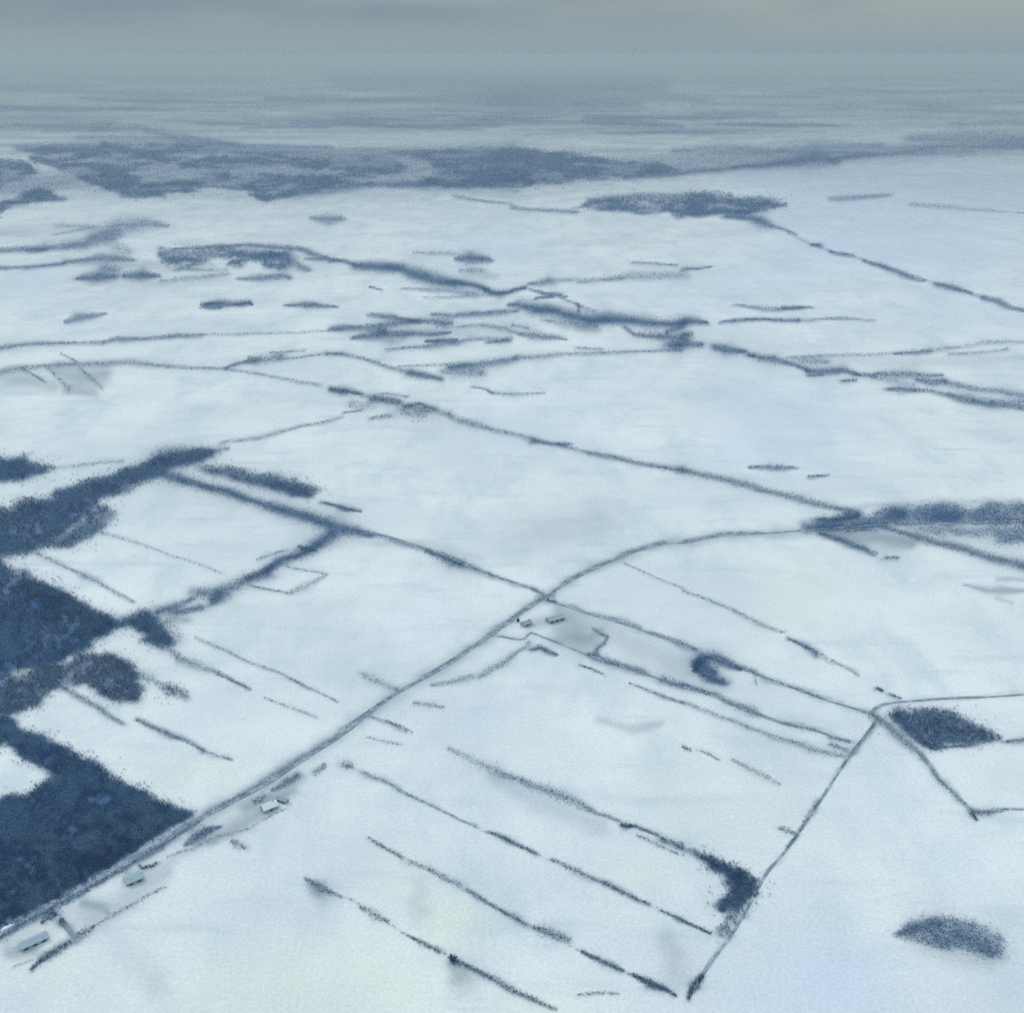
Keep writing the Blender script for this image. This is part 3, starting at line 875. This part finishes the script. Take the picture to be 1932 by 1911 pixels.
# ------------------------------------------------------------------ far woods
wood('far blue wood with a pointed right end beyond the plain',
     pg(2, '250,782 330,755 520,738 720,720 860,742 960,757 1030,770 960,795 880,812 690,812 500,810 300,798', .58),
     ln(2, '290,752,12 500,738,20 700,745,30 860,765,16', .5), ln(2, '680,806,14 760,802,16 900,798,10', .8), mat=M_BELT)
wood('long far forest edge across the centre',
     pg(1, '1490,574 1700,568 1840,564 1990,562 1990,702 1600,706 1450,702 1620,674 1662,640 1600,602', .62), pg(2, '-90,702 -90,565 200,568 340,592 380,612 560,615 640,640 620,655 500,662 300,676 100,702', .66),
     ln(2, '420,668,16 640,654,18 850,635,14', .7), ln(1, '1400,697,14 1600,695,26 1932,690,34', .7), mat=M_BELT)
wood('far forest on rising ground at the right',
     ln(2, '850,634,12 1000,618,22 1080,608,36 1160,594,44 1220,612,20', .85), ln(2, '1220,600,16 1360,586,12', .7), ln(2, '600,572,12 800,562,36 1000,572,30 1150,548,22 1400,548,14', .42), mat=M_BELT)
wood('far hazy forest at the right edge',
     ln(2, '1500,522,22 1700,512,46 1932,530,46 2050,530,46', .45), ln(2, '1250,577,8 1400,582,14 1600,562,14', .32), ln(2, '1640,466,14 1950,466,18', .3), mat=M_BELT)
wood('broad far forest spreading over the left plain',
     pg(1, '150,548 400,548 680,548 820,560 800,578 640,600 520,640 480,655 560,690 420,725 360,700 230,650 160,620 60,565', .62),
     pg(1, '660,618 800,580 950,570 1100,588 1300,602 1500,594 1560,630 1540,650 1400,660 1260,640 1060,625 820,635 700,640', .62),
     pg(1, '420,725 560,692 760,672 840,660 1060,660 1250,660 1400,668 1300,700 1100,738 980,762 900,720 760,712 560,746 500,746', .58),
     ln(1, '400,702,30 600,702,30 770,692,14', .6), ln(1, '1000,752,14 1200,712,40 1400,697,16', .7), mat=M_BELT)
wood('far forest at the left edge round a bright clearing',
     pg(1, '-60,592 0,592 60,602 140,652 110,680 0,700 -60,702', .7), pg(1, '-60,775 0,770 80,738 130,706 200,712 255,748 100,768 40,798 -60,828', .66), mat=M_BELT)
wood('low blue scrubland joining the far forests across the plain',
     ln(1, '-60,700,90 200,690,60 420,660,90 800,650,120 1200,650,110 1600,640,110 1932,630,110', .55), ln(2, '0,635,110 300,640,80 640,615,70 1000,600,60 1400,575,50 1932,545,60 2050,540,60', .52),
     ln(1, '60,560,26 420,552,40 700,545,34 1000,570,30 1300,590,34 1600,575,34 1932,566,30', .5), ln(1, '300,520,14 700,520,20 900,545,14', .35), mat=M_BELT, size=.9)
wood('thin far forest trailing over the skyline fields at the left',
     ln(1, '340,490,20 420,470,30', .3), ln(1, '550,492,14 700,530,24 900,551,10 1250,556,10', .42), mat=M_BELT)

far = [ln(1, '1250,290,36 1500,290,70 1960,310,100', .85), ln(2, '-20,310,110 300,310,110 560,310,60', .85), ln(2, '700,300,46 1000,310,46', .3), ln(2, '1200,300,30 1460,290,30', .45),
       ln(1, '1000,370,16 1200,376,18 1400,376,16 1960,366,24', .6), ln(1, '180,272,14 400,250,20 620,238,12', .35), ln(1, '300,372,14 700,362,16 1000,352,16', .4), ln(1, '-40,480,30 300,470,34 550,480,16', .3),
       ln(1, '1100,470,14 1400,456,16', .3), ln(2, '230,392,18 500,396,18', .5), ln(2, '280,450,22 450,456,18 640,480,10', .5), ln(2, '700,430,14 1000,430,12', .35), ln(1, '100,420,14 500,410,14', .25),
       ln(2, '0,410,20 180,420,14', .3), ln(2, '1100,350,20 1500,345,16', .25), ln(1, '1600,440,12 1900,440,12', .3), ln(2, '200,218,10 700,222,10', .4), ln(1, '1640,216,10 1932,218,12', .4)]
plant('far_forest', 'hazy teal forest bands under the skyline', 'forest', far, mat=M_BELT, kind='stuff')

# belts of heath, plantation and open snow in the far country
rs = np.random.default_rng(31)
for k in range(150):
    y0 = 118 + 172 * rs.random() ** .8
    x0 = rs.uniform(-150, 2050)
    ln_ = rs.uniform(70, 420)
    sl = rs.uniform(-.02, .03) * ln_
    w0 = rs.uniform(3, 10)
    Pk = np.array([[x0 - ln_ / 2, y0 - sl / 2, w0 * .4], [x0 - ln_ * .1, y0 + rs.uniform(-2, 2), w0], [x0 + ln_ / 2, y0 + sl / 2, w0 * .4]])
    lay_line(BRUSH, Pk, rs.uniform(.2, .7) * (1 if y0 < 250 else .6), 1.0, 1.2)

# ------------------------------------------------------------------ ground cover marks without plants, and a painted copse shadow
for s, t, op in [(12, '880,300,120 1000,420,260 1150,650,300 1350,700,200', .22), (7, '1240,720,100 1450,800,130 1650,900,150 1932,1050,160', .20),
                 (3, '330,780,60 480,820,160 600,800,90', .34), (3, '0,820,60 150,830,80 300,870,60', .25), (3, '380,880,60 520,900,50', .3),
                 (8, '930,440,80 1100,450,110 1300,480,70', .45), (8, '1600,705,10 1720,735,40 1800,745,46 1932,755,20', .55), (8, '1780,690,20 1932,690,30', .3), (8, '1300,420,60 1600,430,70 1950,450,90', .32), (8, '900,280,30 1400,255,40 1932,240,40', .2), (12, '900,620,160 1200,640,200 1400,560,120', .22), (12, '600,480,120 900,430,120', .2), (8, '1770,780,16 1860,815,14', .3),
                 (9, '560,1390,160 700,1560,200 850,1750,160', .07), (9, '860,1740,170 870,1790,150', .12), (9, '1720,1210,70 1780,1240,120', .40), (10, '620,1440,90 680,1500,190', .36), (10, '440,1000,110 430,1160,120', .16),
                 (14, '900,760,160 1200,640,200 1500,560,120', .26), (14, '500,1150,120 900,950,160 1250,780,120', .24), (13, '1050,1230,300 1500,950,260 1900,700,160', .17), (13, '960,1040,90 1160,1060,140 1230,1150,60', .62), (13, '620,1150,100 740,1280,130 830,1400,110', .45), (13, '330,1700,10 160,1760,20', .4), (13, '100,1600,160 400,1560,200', .25), (13, '1420,700,70 1540,740,160 1600,720,100', .35),
                 (14, '-300,1560,150 100,1330,150 600,1030,170 1000,780,170 1300,600,140 1560,430,90', .13), (13, '100,1520,200 500,1330,240 1000,1080,240', .10), (3, '380,150,50 700,175,70 1200,200,60', .22), (3, '430,262,50 900,282,50 1300,262,40', .18), (1, '-20,885,40 200,875,50 420,868,50', .2), (4, '300,540,60 700,560,70 1100,560,60', .12), (5, '700,715,50 1300,735,60 1932,700,60', .16), (10, '1450,55,40 1650,110,60 1800,80,40', .22), (10, '850,380,80 1130,540,130 1450,660,90', .20), (10, '1850,1300,120 1900,1500,160', .2),
                 (4, '1350,540,40 1470,545,30', .3), (4, '700,230,60 860,240,40', .22), (6, '960,1010,60 1060,1000,40', .4), (6, '300,930,60 500,1100,60', .0), (11, '1350,1560,90 1550,1610,120 1700,1640,110', .16), (11, '1650,1540,120 1780,1600,70', .3),  # last but one stroke: soft shadow painted below the oval copse
                 (11, '1080,290,60 1200,400,60 1330,500,60', .3), (11, '900,120,24 560,340,20', .0), (8, '700,380,60 900,410,40', .3), (7, '200,340,60 500,330,40 800,420,50', .12), (7, '1100,260,300 1500,190,200', .14), (2, '1100,650,90 1932,700,160', .10), (9, '1460,640,60 1560,580,60', .35), (13, '0,1420,24 300,1250,24', .2)]:
    lay_line(STUB_HAZE_SHADE, pts(s, t), min(op * (2.6 if s in (12, 13, 14) else 1.8), .8), 1.0)
for s, t, op in [(9, '1600,1750,300 1200,1900,400', .6), (9, '350,1650,200 300,1720,200', .35), (10, '560,1240,200 640,1200,200', .7), (10, '150,1500,340 350,1600,300', .6), (10, '1000,1700,250 1300,1700,160', .4), (10, '1680,950,200 1760,960,120', .4), (8, '640,760,260 700,820,200', .55), (11, '40,700,300 400,760,300', .25),
                 (1, '150,580,40 220,585,30', .5), (4, '1380,545,40 1470,550,30', .6), (9, '1200,560,200 1000,540,240', .35), (10, '400,1000,160 300,960,200', .4), (6, '850,180,40 1000,220,50 1300,340,60', .2), (2, '900,220,160 1900,180,200', .3)]:
    lay_line(CREAM, pts(s, t), op * .7, 1.5)
for s, t, op in [(11, '800,1680,340 1000,1780,300', .62), (11, '1480,1090,150 1560,1100,150', .42), (11, '1888,1750,180 2000,1780,180', .5), (11, '1150,600,220 1200,700,200', .26), (11, '300,1850,300 700,1850,300', .3), (5, '400,1000,320 700,1080,360 300,1180,260', .48), (5, '1400,430,200 1700,500,240', .3),
                 (4, '700,60,260 1000,60,200', .40), (5, '300,260,260 600,240,300', .38), (3, '60,320,120 180,300,160', .42), (2, '900,680,80 1400,690,140 1932,720,180', .75), (2, '1100,860,180 1700,850,240', .55), (5, '900,60,160 1600,120,200', .4), (7, '750,1350,120 800,1300,100', .3), (4, '1750,330,160 1932,350,200', .3),
                 (3, '400,520,60 560,500,40', .3), (7, '330,800,160 500,700,200', .12), (9, '900,400,160 1100,300,160', .2), (10, '850,420,120 1200,560,140', .25), (4, '900,1100,240 1400,950,300', .22)]:
    lay_line(ICE, pts(s, t), min(op * .85, .8), 1.5)

# far snow greyed with distance, painted in for thicker haze; dark heath strips between
far_haze = .16 * np.clip((720 - GV) / 250, 0, 1) + .48 * np.clip((470 - GV) / 300, 0, 1) + .55 * np.clip((268 - GV) / 80, 0, 1)
far_haze = np.clip(far_haze, 0, 1)
far_haze = far_haze * far_haze * (3 - 2 * far_haze)
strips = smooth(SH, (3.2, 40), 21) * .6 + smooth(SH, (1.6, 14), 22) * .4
STUB_HAZE_SHADE[:] = 1 - (1 - STUB_HAZE_SHADE) * (1 - far_haze * np.clip(.50 + 1.1 * strips, 0, .98))
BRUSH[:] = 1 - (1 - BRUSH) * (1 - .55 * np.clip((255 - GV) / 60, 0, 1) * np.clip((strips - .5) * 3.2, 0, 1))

# ------------------------------------------------------------------ ground mesh
G = at(GU.ravel(), GV.ravel())
nr, nc = SH
G[:, 2] = 0.0
me = bpy.data.meshes.new('snow_ground')
me.vertices.add(nr * nc)
me.vertices.foreach_set('co', G.reshape(-1).astype(np.float32))
idx = np.arange(nr * nc, dtype=np.int32).reshape(nr, nc)
quad = np.stack([idx[1:, :-1], idx[1:, 1:], idx[:-1, 1:], idx[:-1, :-1]], -1).reshape(-1)
me.loops.add(len(quad))
me.loops.foreach_set('vertex_index', quad)
me.polygons.add(len(quad) // 4)
me.polygons.foreach_set('loop_start', np.arange(0, len(quad), 4, dtype=np.int32))
me.polygons.foreach_set('use_smooth', np.ones(len(quad) // 4, dtype=bool))
me.update()
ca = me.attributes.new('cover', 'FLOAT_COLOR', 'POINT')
ca.data.foreach_set('color', np.stack([BRUSH, STUB_HAZE_SHADE, CREAM, np.ones(SH)], -1).reshape(-1).astype(np.float32))
cb = me.attributes.new('glaze', 'FLOAT', 'POINT')
cb.data.foreach_set('value', ICE.reshape(-1).astype(np.float32))
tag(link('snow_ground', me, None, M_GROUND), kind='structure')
if me.polygons[0].normal.z < 0:
    me.flip_normals()


# ------------------------------------------------------------------ farm buildings and single trees
def plain(name, colour, rough=.8, var=.25, scale=.8):
    m, t, b = new_mat(name)
    b.inputs['Roughness'].default_value = rough
    n = noise(t, scale, 4, .65)
    lo = tuple(c * (1 - var) for c in colour)
    hi = tuple(min(1, c * (1 + var)) for c in colour)
    L(t, mixc(t, n, lo, hi), b.inputs['Base Color'])
    return m


M_BOARD = plain('weathered_boards', (.32, .38, .44))
M_STONE = plain('grey_stone_wall', (.34, .39, .43))
M_TIN = plain('blue_grey_sheet_roof', (.40, .48, .56), .8, .3, .25)
M_MOSS = plain('green_grey_roof', (.36, .43, .46), .8, .18, .3)
M_SNOWROOF = plain('snow_on_roof', (.78, .84, .88), .9, .06, .4)
M_DARK = plain('dark_opening', (.07, .10, .14))


def mesh(name, v, f, parent, mat):
    me_ = bpy.data.meshes.new(name)
    me_.from_pydata([tuple(p) for p in v], [], f)
    me_.update()
    return link(name, me_, parent, mat)


def slab(name, x0, x1, y0, y1, z0, z1, parent, mat):
    v = [(x0, y0, z0), (x1, y0, z0), (x1, y1, z0), (x0, y1, z0), (x0, y0, z1), (x1, y0, z1), (x1, y1, z1), (x0, y1, z1)]
    f = [(3, 2, 1, 0), (4, 5, 6, 7), (0, 1, 5, 4), (1, 2, 6, 5), (2, 3, 7, 6), (3, 0, 4, 7)]
    return mesh(name, v, f, parent, mat)


def barn(name, label, cat, image_crop, x, y, lx, ly, eave, ridge, yaw, m_roof, m_wall, doors=1, chimney=False):
    P = pts(image_crop, f'{x},{y}')
    w = at(P[0, 0], P[0, 1])
    e = bpy.data.objects.new(name, None)
    col.objects.link(e)
    e.location = (w[0], w[1], 0)
    e.rotation_euler = (0, 0, R(yaw))
    tag(e, label, cat, 'farm buildings along the road')
    hx, hy = lx / 2, ly / 2
    v = [(-hx, -hy, 0), (hx, -hy, 0), (hx, hy, 0), (-hx, hy, 0), (-hx, -hy, eave), (hx, -hy, eave), (hx, hy, eave), (-hx, hy, eave), (-hx, 0, ridge), (hx, 0, ridge)]
    f = [(0, 1, 5, 4), (2, 3, 7, 6), (1, 2, 6, 9, 5), (3, 0, 4, 8, 7)]
    mesh('wall', v, f, e, m_wall)
    o, t_ = .6, .25
    ox, oy = hx + o, hy + o
    ez = eave - (ridge - eave) * o / hy
    rv, rf = [], []
    for dz in (.05, .05 + t_):
        rv += [(-ox, -oy, ez + dz), (ox, -oy, ez + dz), (ox, 0, ridge + dz), (-ox, 0, ridge + dz), (ox, oy, ez + dz), (-ox, oy, ez + dz)]
    rf = [(6, 7, 8, 9), (9, 8, 10, 11), (3, 2, 1, 0), (5, 4, 2, 3), (0, 1, 7, 6), (4, 5, 11, 10), (1, 2, 8, 7), (2, 4, 10, 8), (3, 0, 6, 9), (5, 3, 9, 11)]
    roof = mesh('roof', rv, rf, e, m_roof)
    if chimney:
        slab('chimney', hx * .5, hx * .5 + .9, -.45, .45, ridge - .4, ridge + 1.3, roof, M_STONE)
    for k in range(doors):
        cx = -hx + lx * (k + .5) / doors
        slab('door', cx - 1.5, cx + 1.5, -hy - .08, -hy + .05, .02, min(3.0, eave - .4), e, M_DARK)
    nw = max(2, int(lx / 5))
    for k in range(nw):
        cy = -hy + ly * (k + .5) / nw
        slab('window', hx - .05, hx + .06, cy - .5, cy + .5, 1.2, 2.2, e, M_DARK)
    return e


barn('barn', 'low blue grey roofed barn at the bottom left corner', 'barn', 13, 390, 1490, 19, 7.5, 2.8, 4.6, 38, M_TIN, M_BOARD, 3)
barn('barn', 'square blue grey barn beside the road, nearest the navy wood', 'barn', 13, 1530, 770, 13, 10, 3.0, 4.8, 36, M_TIN, M_BOARD, 2)
barn('farmhouse', 'snow roofed farmhouse beside the hedge below the road', 'house', 14, 1190, 770, 13, 8, 3.6, 6.4, 36, M_SNOWROOF, M_STONE, 1, True)
barn('shed', 'narrow dark shed right of the snow roofed farmhouse', 'shed', 14, 1340, 680, 11, 4.5, 2.6, 3.8, -28, M_MOSS, M_BOARD, 2)
barn('hut', 'tiny dark hut beside the farm track at lower left', 'hut', 13, 712, 1262, 4, 2.6, 2.0, 2.8, 120, M_DARK, M_BOARD, 1)
barn('barn', 'blue grey barn at the crossroads farm', 'barn', 12, 880, 425, 20, 9, 3.6, 6.0, 30, M_TIN, M_BOARD, 3)
barn('farmhouse', 'small dark roofed farmhouse left of the crossroads barn', 'house', 12, 545, 480, 11, 7, 3.4, 5.8, 30, M_MOSS, M_STONE, 1, True)


def tree(name, label, cat, image_crop, x, y, r, h, mat, n=160, group='single trees and bushes', slim=.2):
    P = pts(image_crop, f'{x},{y}')
    w = at(P[0, 0], P[0, 1])
    e = bpy.data.objects.new(name, None)
    col.objects.link(e)
    e.location = (w[0], w[1], 0)
    tag(e, label, cat, group)
    k = 8
    ang = np.linspace(0, 2 * math.pi, k, endpoint=False)
    v = [(math.cos(a) * r * .09, math.sin(a) * r * .09, 0) for a in ang] + [(math.cos(a) * r * .03, math.sin(a) * r * .03, h * .7) for a in ang]
    mesh('trunk', v, [(i, (i + 1) % k, k + (i + 1) % k, k + i) for i in range(k)], e, M_DARK)
    m_ = 9
    a = rng.uniform(0, 6.28, m_)
    q = rng.uniform(.0, .55, m_) * r
    cs = np.stack([np.cos(a) * q, np.sin(a) * q, np.zeros(m_)], -1)
    vv, tn = clumps(cs, np.full(m_, r * .62), h * rng.uniform(.75, 1.05, m_), n // 3, rng.uniform(.1, .5, m_), slim)
    link('crown', tri_mesh('crown', vv, tn), e, mat)
    return e


tree('bush', 'round dark bush on the bottom strip field hedge', 'bush', 10, 630, 1424, 4.2, 4.4, M_WOOD, 54)
tree('tree', 'small dark tree left of the crossroads farmhouse', 'tree', 12, 450, 445, 2.6, 5, M_HEDGE)
tree('tree', 'dark tree against the crossroads barn gable', 'tree', 12, 960, 400, 3.2, 6, M_WOOD)
tree('tree', 'black tree behind the crossroads farmhouse', 'tree', 12, 597, 462, 1.8, 4, M_EVER)

# snow bank scraped up beside the road
P = pts(13, '-20,1370 50,1325 110,1300 175,1268')
W_ = at(P[:, 0], P[:, 1])
v, f = [], []
for i, p in enumerate(W_):
    wd, hg = (.6, 1.9, 1.7, .5)[i], (.3, 1.3, 1.2, .2)[i]
    for s_, z_ in ((-1, 0), (-.55, .8), (0, 1), (.55, .8), (1, 0)):
        v.append((p[0] + .35 * s_ * wd, p[1] - s_ * wd, max(z_ * hg, -.05)))
for i in range(3):
    for j in range(4):
        a = i * 5 + j
        f.append((a, a + 5, a + 6, a + 1))
b_ = mesh('snow_bank', v, f, None, plain('clean_snow', (.90, .92, .93), .9, .03, .5))
tag(b_, 'bright white snow bank between the road and the navy wood', 'snow bank')
for p in b_.data.polygons:
    p.use_smooth = True

# ------------------------------------------------------------------ haze
hm = bpy.data.materials.new('winter_haze')
hm.use_nodes = True
ht = hm.node_tree
ht.nodes.clear()
ho = N(ht, 'ShaderNodeOutputMaterial')
pv = N(ht, 'ShaderNodeVolumePrincipled')
pv.inputs['Color'].default_value = (*HAZE_COLOR, 1)
pv.inputs['Density'].default_value = HAZE_DENSITY
pv.inputs['Anisotropy'].default_value = 0.0
L(ht, pv.outputs[0], ho.inputs['Volume'])
far_y = float(G[:, 1].max()) + 500
half = float(np.abs(G[:, 0]).max()) + 500
hz = slab('haze', -half, half, -2000, far_y, -1.0, H_CAM + 12, None, hm)
tag(hz, kind='stuff')
